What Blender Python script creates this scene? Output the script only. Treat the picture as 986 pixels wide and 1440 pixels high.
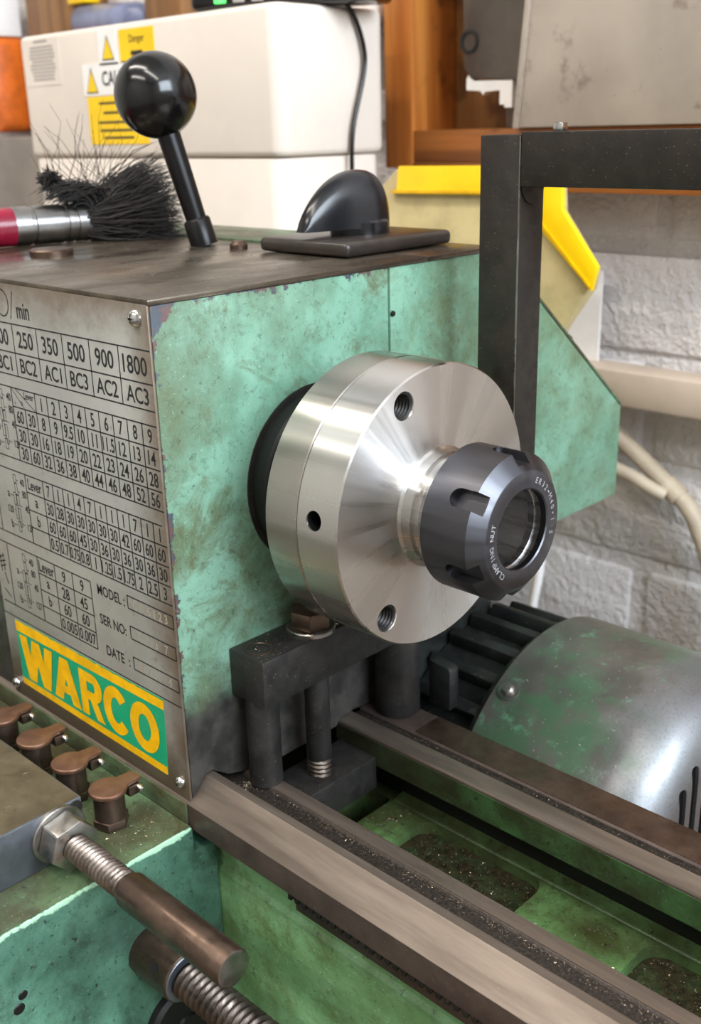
import bpy, bmesh, math, random
from mathutils import Vector, Matrix
random.seed(7)
PI = math.pi
sc = bpy.context.scene
for o in list(bpy.data.objects): bpy.data.objects.remove(o)
COL = sc.collection
K = 0.001                                   # all builders work in millimetres

# ------------------------------------------------------------------ camera
cd = bpy.data.cameras.new('camera'); cam = bpy.data.objects.new('camera', cd); COL.objects.link(cam)
R_ = Vector((0.7184787, 0.6950838, -0.0254313)); U_ = Vector((-0.2184978, 0.2602621, 0.9404905)); W_ = Vector((-0.6603386, 0.6701657, -0.3388670))
m = Matrix.Identity(4)
for i in range(3): m[i][0] = R_[i]; m[i][1] = U_[i]; m[i][2] = -W_[i]
m.translation = Vector((0.2246, -0.27105, 0.1251))
cam.matrix_world = m
cd.sensor_fit = 'VERTICAL'; cd.sensor_height = 36.0; cd.lens = 1506.44 / 1440 * 36
cd.clip_start = 0.01; cd.clip_end = 30
cd.dof.use_dof = True; cd.dof.focus_distance = 0.36; cd.dof.aperture_fstop = 17
sc.camera = cam

# ------------------------------------------------------------------ world, lamps, exposure
w = bpy.data.worlds.new('world'); sc.world = w; w.use_nodes = True
w.node_tree.nodes['Background'].inputs[0].default_value = (0.75, 0.85, 1.0, 1)
w.node_tree.nodes['Background'].inputs[1].default_value = 0.3
def area(name, loc, target, sx, sy, power, col):
    l = bpy.data.lights.new(name, 'AREA'); l.shape = 'RECTANGLE'; l.size = sx; l.size_y = sy; l.energy = power; l.color = col
    o = bpy.data.objects.new(name, l); COL.objects.link(o); o.location = loc
    d = Vector(target) - Vector(loc); o.rotation_euler = d.to_track_quat('-Z', 'Y').to_euler()
    return o
area('ceiling_tube_light', (-0.80, -0.58, 1.60), (-0.80, -0.58, 0), 1.5, 0.10, 19.0, (1.0, 0.93, 0.84))
area('ceiling_tube_light', (0.70, -0.75, 1.60), (0.70, -0.75, 0), 1.5, 0.10, 17.0, (1.0, 0.94, 0.86))
area('ceiling_tube_light', (-0.30, -1.60, 1.60), (-0.30, -1.60, 0), 1.5, 0.10, 24.0, (1.0, 0.94, 0.87))  # unseen third tube, added as front fill light
area('window_daylight', (1.78, -0.15, 0.95), (0, -0.15, 0.75), 1.3, 0.95, 74.0, (0.80, 0.90, 1.0))
sc.view_settings.view_transform = 'Standard'; sc.view_settings.look = 'None'
sc.view_settings.gamma = 1.0; sc.view_settings.use_curve_mapping = False
sc.view_settings.exposure = -0.08

# ------------------------------------------------------------------ node helpers
def H(s):
    c = [int(s[i:i+2], 16) / 255 for i in (0, 2, 4)]
    return tuple(x / 12.92 if x <= .04045 else ((x + .055) / 1.055) ** 2.4 for x in c) + (1,)
class G:
    def __init__(g, name):
        g.m = bpy.data.materials.new(name); g.m.use_nodes = True; g.t = g.m.node_tree
        g.b = g.t.nodes['Principled BSDF']; g._p = None
    def n(g, t): return g.t.nodes.new(t)
    def l(g, a, b): g.t.links.new(a, b)
    def put(g, s, v):
        if isinstance(v, bpy.types.NodeSocket): g.l(v, s)
        else: s.default_value = v
    def pos(g):
        if not g._p: g._p = g.n('ShaderNodeNewGeometry').outputs['Position']
        return g._p
    def xyz(g):
        s = g.n('ShaderNodeSeparateXYZ'); g.l(g.pos(), s.inputs[0]); return s.outputs
    def noise(g, period, detail=4, rough=.6, dist=0, stretch=None):
        n = g.n('ShaderNodeTexNoise'); n.inputs['Scale'].default_value = 1000 / period
        n.inputs['Detail'].default_value = detail; n.inputs['Roughness'].default_value = rough; n.inputs['Distortion'].default_value = dist
        v = g.pos()
        if stretch:
            q = g.n('ShaderNodeVectorMath'); q.operation = 'MULTIPLY'; g.l(v, q.inputs[0]); q.inputs[1].default_value = stretch; v = q.outputs[0]
        g.l(v, n.inputs['Vector']); return n.outputs['Fac']
    def ss(g, v, lo, hi, a=0., b=1.):
        n = g.n('ShaderNodeMapRange'); n.interpolation_type = 'SMOOTHSTEP'
        g.put(n.inputs[0], v); n.inputs[1].default_value = lo; n.inputs[2].default_value = hi; n.inputs[3].default_value = a; n.inputs[4].default_value = b
        return n.outputs[0]
    def op(g, o, a, b=0.):
        n = g.n('ShaderNodeMath'); n.operation = o; g.put(n.inputs[0], a); g.put(n.inputs[1], b); return n.outputs[0]
    def mix(g, f, a, b):
        n = g.n('ShaderNodeMix'); n.data_type = 'RGBA'; g.put(n.inputs[0], f); g.put(n.inputs[6], a); g.put(n.inputs[7], b); return n.outputs[2]
    def fin(g, col, rough=.5, metal=0., bump=None, bstr=.3, bdist=.3, **kw):
        g.put(g.b.inputs['Base Color'], col); g.put(g.b.inputs['Roughness'], rough); g.put(g.b.inputs['Metallic'], metal)
        for k, v in kw.items(): g.put(g.b.inputs[k.replace('_', ' ')], v)
        if bump is not None:
            n = g.n('ShaderNodeBump'); n.inputs['Strength'].default_value = bstr; n.inputs['Distance'].default_value = bdist * K
            g.l(bump, n.inputs['Height']); g.l(n.outputs[0], g.b.inputs['Normal'])
        return g.m
def plain(name, hexc, rough=.5, metal=0., var=.12, period=12, bump=.0, **kw):
    g = G(name); c = H(hexc); d = tuple(x * (1 - var * 2.2) for x in c[:3]) + (1,)
    nz = g.noise(period)
    return g.fin(g.mix(g.ss(nz, .35, .65), d, c), rough, metal, g.noise(period * .15) if bump else None, bump, .2, **kw)

def green_paint(name, base='6BB091', dark='3E7A62', dirt='4A4526', grime=.55, edge=None, bare=None, speck=.5, gloss=.42, rim=None):
    g = G(name)
    c = g.mix(g.ss(g.noise(38, 5, .65), .35, .68), H(base), H(dark))
    c = g.mix(g.op('MULTIPLY', g.ss(g.noise(75, 4, .6), .4, .64), grime * .7), c, H(dirt))
    c = g.mix(g.op('MULTIPLY', g.ss(g.noise(22, 9, .8, .6), .46, .68), grime * .85), c, H(dirt))
    c = g.mix(g.op('MULTIPLY', g.ss(g.noise(5, 8, .8, .5), .5, .7), grime * .55), c, H('2F3A28'))
    c = g.mix(g.op('MULTIPLY', g.ss(g.noise(2.6, 4, .75, .4), .6, .67), speck), c, H('181D15'))
    c = g.mix(g.op('MULTIPLY', g.ss(g.noise(1.5, 3, .7), .62, .7), min(.3, (1 - speck) * .6)), c, H('B9D6C4'))
    rough = g.ss(g.noise(14), .3, .7, gloss - .08, gloss + .18)
    x, y, z = g.xyz()
    if edge:      # chipped paint along two arrises (metres): primer and bare iron with a ragged border
        d = g.op('MINIMUM', g.op('SUBTRACT', edge[0] * K, z), g.op('MULTIPLY', g.op('SUBTRACT', y, edge[1] * K), 1.6))
        rag = g.op('ADD', d, g.op('MULTIPLY', g.op('SUBTRACT', g.noise(11, 5, .7), .5), -.026))
        cor = g.op('ADD', g.op('SUBTRACT', edge[0] * K, z), g.op('SUBTRACT', y, edge[1] * K))
        rag2 = g.op('ADD', cor, g.op('MULTIPLY', g.op('SUBTRACT', g.noise(9, 5, .7), .5), .02))
        chip = g.op('MAXIMUM', g.ss(rag, .0009, .0002), g.ss(rag2, .0135, .0125))
        prim = g.mix(g.ss(g.noise(6, 3), .47, .53), H('434B54'), H('5E4643'))
        c = g.mix(chip, c, prim)
    if rim:       # paint rubbed pale along one long arris
        dx = g.op('SUBTRACT', x, rim[0] * K); dz = g.op('SUBTRACT', z, rim[1] * K)
        d = g.op('ADD', g.op('MULTIPLY', dx, dx), g.op('MULTIPLY', dz, dz)); d = g.op('SQRT', d)
        d = g.op('ADD', d, g.op('MULTIPLY', g.op('SUBTRACT', g.noise(8, 5, .7), .5), .006))
        c = g.mix(g.ss(d, .0017, .0009), c, H('A5D0B0'))
    if bare:      # lower casting left unpainted and oily below a ragged line
        lim = g.op('ADD', z, g.op('MULTIPLY', g.op('SUBTRACT', g.noise(28, 5, .6), .5), .06))
        f = g.ss(lim, (bare + 10) * K, (bare - 18) * K)
        c = g.mix(f, c, g.mix(g.ss(g.noise(9, 4), .35, .65), H('2C2B29'), H('42403C')))
    return g.fin(c, rough, 0., g.op('ADD', g.noise(3.2, 5, .7), g.op('MULTIPLY', g.noise(14, 3), .8)), .5, .5)

def iron(name, a='3A342E', b='5A5048', rough=.42, metal=.75, period=16, stretch=None, speck=.0, bump=.12, green=0.):
    g = G(name)
    c = g.mix(g.ss(g.noise(period, 5, .65, 0, stretch), .33, .67), H(a), H(b))
    if green: c = g.mix(g.op('MULTIPLY', g.ss(g.noise(11, 6, .7), .45, .6), green), c, H('3C6A3E'))
    if speck: c = g.mix(g.op('MULTIPLY', g.ss(g.noise(.9, 2, .6), .69, .73), speck), c, H('A89A84'))
    return g.fin(c, g.ss(g.noise(period * .6, 4, .6, 0, stretch), .3, .7, rough - .1, rough + .14), metal, g.noise(2.0, 4, .65, 0, stretch), bump, .25)

def turned(name, col='D6D3CF', rough=.30, aniso=.93, rot=0., metal=1., period=3):
    g = G(name)
    tg = g.n('ShaderNodeTangent'); tg.direction_type = 'RADIAL'; tg.axis = 'X'
    g.l(tg.outputs[0], g.b.inputs['Tangent'])
    c = g.mix(g.ss(g.noise(40, 3), .3, .7), H(col), tuple(x * .93 for x in H(col)[:3]) + (1,))
    q = g.n('ShaderNodeVectorMath'); q.operation = 'MULTIPLY'; g.l(g.pos(), q.inputs[0]); q.inputs[1].default_value = (0, 1, 1)
    q2 = g.n('ShaderNodeVectorMath'); q2.operation = 'NORMALIZE'; g.l(q.outputs[0], q2.inputs[0])
    n = g.n('ShaderNodeTexNoise'); n.inputs['Scale'].default_value = 5.; n.inputs['Detail'].default_value = 3; g.l(q2.outputs[0], n.inputs['Vector'])
    rough = g.ss(n.outputs['Fac'], .3, .7, rough - .07, rough + .07)
    return g.fin(c, rough, metal, None, Anisotropic=aniso, Anisotropic_Rotation=rot)

ROTF = 0.25
MAT = {}
MAT['green'] = green_paint('green_enamel', '7CAA92', '67967E', '62683F', .8, None, None, .5)
MAT['green_head'] = green_paint('green_enamel_headstock', '80AD97', '67967F', '585A36', .95, (74.5, -71), -62, .5)
MAT['green_bed'] = green_paint('green_enamel_bed', '74A072', '558656', '4A5424', .75, None, None, .6, .36)
MAT['green_box'] = green_paint('green_enamel_gearbox', '5C8A74', '3F6958', '26382C', .8, None, None, .85, .36, (-58, -121.4))
MAT['green_top'] = green_paint('green_enamel_oily', '5E7A58', '4A4E36', '3E3320', 1., None, None, .7, .34)
MAT['green_web'] = green_paint('green_enamel_web', '5A7F4C', '414C2A', '2F2A14', .8, None, None, .8, .34)
MAT['rib'] = green_paint('oil_soaked_green', '3A5A34', '2C2C1A', '241D12', 1., None, None, .9, .34)
MAT['iron'] = iron('dark_iron', '2C2A29', '3C3A38', .45, .55, 14, None, .5)
MAT['black_iron'] = iron('black_bracket_iron', '1F1B17', '2C2620', .5, .25, 10, None, .35)
MAT['way'] = iron('ground_way_steel', '6F645B', '8F8378', .38, .8, 14, (.1, 1, 1), .3, .12)
MAT['way_dark'] = iron('way_side_iron', '463A35', '564A43', .42, .5, 16, None, .3)
MAT['groove'] = iron('rough_groove_iron', '2B2724', '453E38', .45, .6, 1.2, None, .7, .5)
MAT['brown_steel'] = iron('browned_steel', '53443B', '6A584C', .36, .85, 14, None, .15)
MAT['thread'] = iron('thread_steel', '6C6159', '8E837A', .34, .9, 9)
MAT['thread_dark'] = iron('lead_screw_steel', '4A423C', '6A6058', .36, .85, 9)
MAT['chips'] = iron('oily_chip_bed', '1F1B0F', '3A341E', .5, .3, 3, None, 1., .8, .18)
MAT['bright'] = iron('bright_steel', '8F8B86', 'A6A29D', .32, 1., 12, None, 0, .05)
MAT['blockside'] = iron('milled_side_steel', '6E737B', '868B92', .42, .85, 20)
MAT['blocktop'] = iron('oily_plate_steel', '6D614B', '857862', .4, .75, 22, None, .2)
MAT['top'] = iron('worn_cover_steel', '4E453B', '71675A', .3, .7, 26, (1, .35, 1), .35, .1)
MAT['turned'] = turned('turned_steel_face', rot=ROTF)
MAT['turned_side'] = turned('turned_steel_rim', 'B9B4AE', .28, .85, ROTF)
MAT['nut'] = turned('blackened_nut_steel', '5C5C61', .36, .45)
MAT['nutbore'] = turned('polished_bore_steel', 'C4C2C0', .28, .1)
MAT['black_hole'] = plain('black_parts_and_shade', '0C0C0C', .5)
MAT['gloss_black'] = plain('glossy_black_plastic', '0D0D0E', .17, 0, .05)
MAT['dark_plastic'] = plain('grey_brown_plastic', '352F2B', .32, 0, .15, 9, .05)
MAT['switch_black'] = plain('satin_black_plastic', '17181C', .22, 0, .1)
MAT['black_steel'] = plain('black_oxide_rod', '1C1B1C', .3, .6, .1)
MAT['copper'] = iron('bronze_cap', '6B4C3C', '80604C', .38, .6, 8)
MAT['chrome'] = plain('chrome_steel', 'C8C8C6', .2, 1., .05)
MAT['ferrule'] = plain('tinned_ferrule', '9C9A98', .3, 1., .12, 10)
MAT['red'] = plain('crimson_lacquer', '8C1230', .25)
MAT['bristle'] = plain('black_bristle', '221D19', .5, 0, .3, 5)
MAT['cream'] = plain('cream_plastic', 'E6DACF', .45, 0, .03, 60)
MAT['oldcream'] = plain('stained_cream_enamel', 'C8B684', .5, 0, .12, 30, .05)
MAT['yellow'] = plain('yellow_enamel', 'FFD000', .4, 0, .04, 30)
MAT['white'] = plain('white_paper', 'F2F0EE', .6, 0, .02)
MAT['ink'] = plain('black_ink', '17191A', .5, 0, .02)
MAT['grey_ink'] = plain('grey_ink', 'A9A39D', .6, 0, .02)
MAT['st_green'] = plain('sticker_green', '17A374', .35, 0, .06, 20)
MAT['st_yellow'] = plain('sticker_yellow', 'F7BE0A', .35, 0, .09, 9)
MAT['engrave'] = plain('pale_engraving', 'B8B8BC', .4, .3)
MAT['stamped'] = plain('bright_stamping', 'E4DED2', .3, .7)
MAT['blue'] = plain('blue_grey_film', '7F86A6', .3, 0, .2, 25)
MAT['orange'] = plain('orange_plastic', 'DB6A1A', .4)
MAT['greycab'] = plain('grey_sheet', '8E857D', .5, .1, .1, 60)
MAT['pipe'] = plain('beige_conduit', 'C9BBA5', .45, 0, .08, 30)
MAT['ledge'] = plain('cream_painted_timber', 'D9C9B8', .55, 0, .06, 40, .1)
MAT['jaw'] = plain('grey_jaw_steel', '6F6760', .4, .6, .08, 20)
def led():
    g = G('green_light'); g.b.inputs['Emission Strength'].default_value = 2.
    g.b.inputs['Emission Color'].default_value = H('50F060'); return g.fin(H('50E060'), .3)
MAT['led'] = led()
def plate_mat():
    g = G('aluminium_plate')
    c = g.mix(g.ss(g.noise(45, 4), .35, .65), H('A6A8A3'), H('B6B7B1'))
    x, y, z = g.xyz()
    e = g.op('MINIMUM', g.op('SUBTRACT', -.0602, x), g.op('SUBTRACT', .074, z))
    e = g.op('MINIMUM', e, g.op('MULTIPLY', g.op('SUBTRACT', z, -.1), .8))
    e = g.op('ADD', e, g.op('MULTIPLY', g.op('SUBTRACT', g.noise(16, 5, .7), .5), .022))
    c = g.mix(g.op('MULTIPLY', g.ss(e, .021, -.004), .9), c, H('67543F'))
    c = g.mix(g.op('MULTIPLY', g.ss(g.noise(5, 5, .7), .58, .72), .35), c, H('6B5F4C'))
    return g.fin(c, g.ss(g.noise(20), .3, .7, .34, .5), .45, g.noise(3), .04, .1)
MAT['plate'] = plate_mat()
def fan_mat():
    g = G('worn_fan_cover_highlight')
    c = g.mix(g.ss(g.noise(30, 4), .35, .65), H('3C3833'), H('55504A'))
    c = g.mix(g.op('MULTIPLY', g.ss(g.noise(48, 6, .68), .47, .6), .85), c, H('34593C'))
    c = g.mix(g.op('MULTIPLY', g.ss(g.noise(13, 6, .75), .56, .7), .6), c, H('5F9A78'))
    c = g.mix(g.op('MULTIPLY', g.ss(g.noise(2.1, 3, .7), .67, .72), .7), c, H('B9B4AA'))
    x, y, z = g.xyz()
    worn = g.ss(g.op('ADD', x, g.op('MULTIPLY', g.op('SUBTRACT', g.noise(30, 6, .65), .5), .05)), .03, .058)  # bare metal wear on the right shoulder, also painting in the window highlight
    c = g.mix(g.op('MULTIPLY', worn, .9), c, g.mix(g.ss(g.noise(1.1, 3, .7), .5, .66), H('85878C'), H('74767A')))
    return g.fin(c, g.ss(g.noise(8), .3, .7, .4, .52), g.op('MULTIPLY', worn, .85), g.noise(1.6, 4, .7), .22, .2, Coat_Weight=1., Coat_Roughness=.36)
MAT['fan'] = fan_mat()
MAT['fin'] = iron('motor_black', '1B1E1D', '272A28', .4, .3, 10, None, .6, .2)
def brick_mat():
    g = G('white_painted_brick')
    c = g.mix(g.ss(g.noise(70, 4), .3, .7), H('E2DFE0'), H('F2F0F0'))
    c = g.mix(g.op('MULTIPLY', g.ss(g.noise(11, 5, .7), .6, .75), .5), c, H('9A9290'))
    h = g.op('ADD', g.op('MULTIPLY', g.noise(24, 4, .6), 1.4), g.noise(6, 4, .65))
    return g.fin(c, .6, 0., h, 1., 2.6)
MAT['brick'] = brick_mat()
def wood_mat(name, a, b, k):
    g = G(name)
    c = g.mix(g.ss(g.noise(14, 5, .6, .3, (1, 1, .06) if k == 'z' else (.06, 1, 1)), .35, .65), H(a), H(b))
    c = g.mix(g.op('MULTIPLY', g.ss(g.noise(55, 3), .58, .68), .7), c, H('4A2A14'))
    return g.fin(c, .45, 0., g.noise(5, 3, .6, 0, (1, 1, .06)), .1, .2)
MAT['woodv'] = wood_mat('varnished_pine_upright', 'C8803A', 'A55D22', 'z')
MAT['woodh'] = wood_mat('varnished_pine_rail', 'A9672E', '7E4A20', 'x')
MAT['woodd'] = wood_mat('brown_timber', '8A6238', '6E4A28', 'z')
def steelbox_mat():
    g = G('scuffed_grey_steel')
    c = g.mix(g.ss(g.noise(80, 4), .3, .7), H('AB9F94'), H('C2B6AA'))
    c = g.mix(g.op('MULTIPLY', g.ss(g.noise(24, 5, .7), .55, .72), .7), c, H('6F6051'))
    c = g.mix(g.op('MULTIPLY', g.ss(g.noise(3.5, 3, .6), .7, .74), .8), c, H('B8683A'))
    return g.fin(c, .48, .35, g.noise(8), .05, .2)
MAT['steelbox'] = steelbox_mat()
MAT['plaster'] = plain('white_wall_paint', 'C9C6C0', .8, 0, .05, 200)
MAT['ceil'] = plain('ceiling_paint', 'C2BFBA', .85, 0, .04, 200)
MAT['concrete'] = plain('floor_concrete', '6A6661', .8, 0, .15, 120)
MAT['bench'] = plain('bench_board', '6B543A', .6, 0, .15, 60)
MAT['swarf'] = plain('swarf_chips', 'B5A590', .3, .8, .25, 2)

# ------------------------------------------------------------------ mesh helpers (mm, world frame)
BASE = {}
class MB:
    def __init__(s): s.v = []; s.f = []
    def add(s, v, f):
        o = len(s.v); s.v += [tuple(p) for p in v]; s.f += [tuple(i + o for i in q) for q in f]; return s
    def box(s, x0, x1, y0, y1, z0, z1, rot=0, c=None):
        v = [(x, y, z) for z in (z0, z1) for y in (y0, y1) for x in (x0, x1)]
        if rot:
            cx, cy = c if c else ((x0 + x1) / 2, (y0 + y1) / 2); ca, sa = math.cos(rot), math.sin(rot)
            v = [(cx + (x - cx) * ca - (y - cy) * sa, cy + (x - cx) * sa + (y - cy) * ca, z) for x, y, z in v]
        return s.add(v, [(0, 2, 3, 1), (4, 5, 7, 6), (0, 1, 5, 4), (2, 6, 7, 3), (0, 4, 6, 2), (1, 3, 7, 5)])
    def prism(s, poly, ax, a0, a1):
        n = len(poly)
        P = {'x': lambda a, p: (a, p[0], p[1]), 'y': lambda a, p: (p[0], a, p[1]), 'z': lambda a, p: (p[0], p[1], a)}[ax]
        v = [P(a0, p) for p in poly] + [P(a1, p) for p in poly]
        return s.add(v, [tuple(range(n))[::-1], tuple(range(n, 2 * n))] + [(i, (i + 1) % n, n + (i + 1) % n, n + i) for i in range(n)])
    def lathe(s, prof, c=(0, 0, 0), ax='x', n=48, closed=False, a0=0., a1=2 * PI):
        full = abs(a1 - a0 - 2 * PI) < 1e-6; k = n if full else n + 1; v = []; f = []
        for a, r in prof:
            for i in range(k):
                t = a0 + (a1 - a0) * i / n; p, q = r * math.cos(t), r * math.sin(t)
                v.append({'x': (c[0] + a, c[1] + p, c[2] + q), 'y': (c[0] + q, c[1] + a, c[2] + p), 'z': (c[0] + p, c[1] + q, c[2] + a)}[ax])
        m_ = len(prof)
        for j in range(m_ if closed else m_ - 1):
            for i in range(n):
                i2 = (i + 1) % k; j2 = (j + 1) % m_
                f.append((j * k + i, j * k + i2, j2 * k + i2, j2 * k + i))
        return s.add(v, f)
    def tube(s, pts, rad, n=10, cap=True):
        pts = [Vector(p) for p in pts]; v = []; f = []; m_ = len(pts)
        rad = rad if isinstance(rad, (list, tuple)) else [rad] * m_
        up = Vector((0, 0, 1)); prev = None
        for i, p in enumerate(pts):
            t = (pts[min(i + 1, m_ - 1)] - pts[max(i - 1, 0)]).normalized()
            a = prev if prev is not None else (up if abs(t.dot(up)) < .9 else Vector((1, 0, 0)))
            b = t.cross(a).normalized(); a = b.cross(t).normalized(); prev = a
            for k in range(n):
                q = 2 * PI * k / n; v.append(p + (a * math.cos(q) + b * math.sin(q)) * rad[i])
        for i in range(m_ - 1):
            for k in range(n): f.append((i * n + k, i * n + (k + 1) % n, (i + 1) * n + (k + 1) % n, (i + 1) * n + k))
        if cap: f += [tuple(range(n))[::-1], tuple(range((m_ - 1) * n, m_ * n))]
        return s.add(v, f)
    def screw(s, x0, x1, r, depth, pitch, c, ax='x', n=28, per=6):
        m_ = int((x1 - x0) / pitch * per); v = []; f = []
        for j in range(m_ + 1):
            a = x0 + (x1 - x0) * j / m_
            for i in range(n):
                ph = (a / pitch + i / n) % 1; tri = abs(ph * 2 - 1); tri = min(1, max(0, tri * 1.5 - .25))
                rr = r - depth * (1 - tri); t = 2 * PI * i / n; p, q = rr * math.cos(t), rr * math.sin(t)
                v.append((a, c[1] + p, c[2] + q) if ax == 'x' else (c[0] + p, c[1] + q, a))
        for j in range(m_):
            for i in range(n): f.append((j * n + i, j * n + (i + 1) % n, (j + 1) * n + (i + 1) % n, (j + 1) * n + i))
        f += [tuple(range(n))[::-1], tuple(range(m_ * n, m_ * n + n))]
        return s.add(v, f)
    def hexa(s, a0, a1, rc, c, ax='x', ph=0., cham=.8):
        P = [(rc * math.cos(ph + i * PI / 3), rc * math.sin(ph + i * PI / 3)) for i in range(6)]
        if ax == 'x': s.prism([(c[1] + p, c[2] + q) for p, q in P], 'x', a0, a1)
        else: s.prism([(c[0] + p, c[1] + q) for p, q in P], 'z', a0, a1)
        return s
    def build(s, name, mat, parent=None, bevel=0., seg=2, sharp=32, base=None):
        me = bpy.data.meshes.new(name)
        if parent is not None: b = BASE[parent.name]
        elif base: b = Vector(base)
        else:
            xs, ys, zs = zip(*s.v); b = Vector(((min(xs) + max(xs)) / 2, (min(ys) + max(ys)) / 2, min(zs)))
        me.from_pydata([((x - b[0]) * K, (y - b[1]) * K, (z - b[2]) * K) for x, y, z in s.v], [], s.f)
        bm = bmesh.new(); bm.from_mesh(me)
        bmesh.ops.recalc_face_normals(bm, faces=bm.faces)
        if bevel:
            es = [e for e in bm.edges if len(e.link_faces) == 2 and e.calc_face_angle(0) > .45]
            bmesh.ops.bevel(bm, geom=es, offset=bevel * K, segments=seg, profile=.5, affect='EDGES', clamp_overlap=True)
        bm.to_mesh(me); bm.free()
        me.polygons.foreach_set('use_smooth', [True] * len(me.polygons)); me.set_sharp_from_angle(angle=math.radians(sharp))
        me.materials.append(MAT[mat])
        o = bpy.data.objects.new(name, me); COL.objects.link(o)
        if parent is not None: o.parent = parent
        else: o.location = b * K
        BASE[o.name] = b
        return o
def tag(o, label, cat, group=None):
    o['label'] = label; o['category'] = cat
    if group: o['group'] = group
    return o
def thing(name, label, cat, base, group=None):
    o = bpy.data.objects.new(name, None); COL.objects.link(o); o.empty_display_size = .01
    o.location = Vector(base) * K; BASE[o.name] = Vector(base); return tag(o, label, cat, group)
def struct(o): o['kind'] = 'structure'; return o
def stuff(o): o['kind'] = 'stuff'; return o
def plabel(o, t): o['label'] = t; return o
def cut(o, cutter):
    """boolean difference; cutter is an MB in world mm; its shape is consumed"""
    c = cutter.build('cutter', 'iron', None, base=(0, 0, 0))
    md = o.modifiers.new('b', 'BOOLEAN'); md.operation = 'DIFFERENCE'; md.object = c; md.solver = 'EXACT'
    bpy.context.view_layer.update()
    ev = o.evaluated_get(bpy.context.evaluated_depsgraph_get()); me = bpy.data.meshes.new_from_object(ev)
    o.modifiers.clear(); old = o.data; o.data = me
    me.set_sharp_from_angle(angle=math.radians(32))
    cm = c.data; bpy.data.objects.remove(c); bpy.data.meshes.remove(cm); bpy.data.meshes.remove(old)
    while len(me.materials) > 1: me.materials.pop()
    me.polygons.foreach_set('material_index', [0] * len(me.polygons))
# flat lettering
_tc = {}
def glyphs(s_, bold=0., space=1.):
    if (s_, bold, space) in _tc: return _tc[(s_, bold, space)]
    cu = bpy.data.curves.new('t', 'FONT'); cu.body = s_; cu.size = 1; cu.resolution_u = 3; cu.offset = bold; cu.space_character = space; cu.fill_mode = 'FRONT' if hasattr(cu, 'fill_mode') else cu.fill_mode
    o = bpy.data.objects.new('t', cu); COL.objects.link(o); bpy.context.view_layer.update()
    me = bpy.data.meshes.new_from_object(o.evaluated_get(bpy.context.evaluated_depsgraph_get()))
    v = [(p.co.x, p.co.y) for p in me.vertices]; f = [tuple(q.vertices) for q in me.polygons]
    bpy.data.objects.remove(o); bpy.data.curves.remove(cu); bpy.data.meshes.remove(me)
    _tc[(s_, bold, space)] = (v, f); return v, f
def text(mb, s_, cx, cz, h, maxw, fn, bold=0., sx=.8, align='c', space=1.):
    """lettering with cap height h centred at (cx, cz); fn maps (u, v) to world"""
    v, f = glyphs(s_, bold, space)
    if not v: return
    x0 = min(p[0] for p in v); x1 = max(p[0] for p in v); y0 = min(p[1] for p in v); y1 = max(p[1] for p in v)
    if s_.islower() or ',' in s_: y0, y1 = min(y0, 0), max(.69, y1) if s_ != 'a' else y1
    k = h / max(y1 - y0, 1e-6) if not s_.islower() else h / .69
    kx = k * sx
    if maxw and (x1 - x0) * kx > maxw: kx = maxw / (x1 - x0)
    xo = (x0 + x1) / 2 if align == 'c' else x0
    mb.add([fn(cx + (p[0] - xo) * kx, cz + (p[1] - (y0 + y1) / 2) * k) for p in v], f)

# ================================================================== THE ROOM
WY = 385
wb = struct(MB().box(-2000, 1800, WY + 3, WY + 60, -1000, 1660).build('wall_back', 'brick'))
BR = MB().box(-107.5, 107.5, 0, 12, -32.5, 32.5)
b0 = BR.build('brick', 'brick', None, bevel=4.5, seg=2, base=(0, 0, 0)); bmesh_ = b0.data; bpy.data.objects.remove(b0)
for j in range(-4, 6):
    z = 46 - 37.5 + j * 75
    off = -129.5 + 112.5 + (0 if j % 2 else 112.5)
    for i in range(-4, 3):
        x = off + i * 225
        if not (-960 < x < 420): continue
        o = bpy.data.objects.new('brick', bmesh_); COL.objects.link(o); o.parent = wb
        o.location = (Vector((x + random.uniform(-2, 2), WY - 1 + random.uniform(-.8, .8), z + random.uniform(-1, 1))) - BASE[wb.name]) * K
        o.rotation_euler = (random.uniform(-.012, .012), random.uniform(-.01, .01), random.uniform(-.01, .01))
struct(MB().box(-2000, 1800, -2300, WY + 60, -1060, -1000).build('floor', 'concrete'))
struct(MB().box(-2000, 1800, -2300, WY + 60, 1660, 1720).build('ceiling', 'ceil'))
struct(MB().box(-2060, -2000, -2300, WY + 60, -1000, 1660).build('wall_left', 'plaster'))
struct(MB().box(-2000, 1800, -2360, -2300, -1000, 1660).build('wall_front', 'plaster'))
wr = MB()
for a in ((-2300, -820, -1000, 1660), (385, WY + 60, -1000, 1660), (-820, 385, -1000, 450), (-820, 385, 1450, 1660)):
    wr.box(1800, 1880, a[0], min(a[1], WY + 60), a[2], a[3])
struct(wr.build('wall_right', 'plaster'))
wf = MB()
for y in (-820, -165, 355): wf.box(1790, 1812, y, y + 30, 450, 1450)
for z in (450, 935, 1420): wf.box(1790, 1812, -820, 385, z, z + 30)
struct(wf.build('window_1', 'white', bevel=3))
for (x, y, wh) in ((-800, -580, 'over the cream enclosure'), (700, -750, 'beside the daylight window'), (-300, -1600, 'added as front fill over the open floor')):
    t = thing('ceiling_light', 'long white tube light fitting on the ceiling ' + wh, 'light', (x, y, 1615), 'ceiling tube lights')
    MB().box(x - 760, x + 760, y - 60, y + 60, 1615, 1660).build('housing', 'white', t, bevel=6)
ld = MB().box(-240, 900, WY - 38, WY - 12, -54.5, -30.5).build('trim_1', 'ledge', bevel=2); struct(ld)

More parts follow.
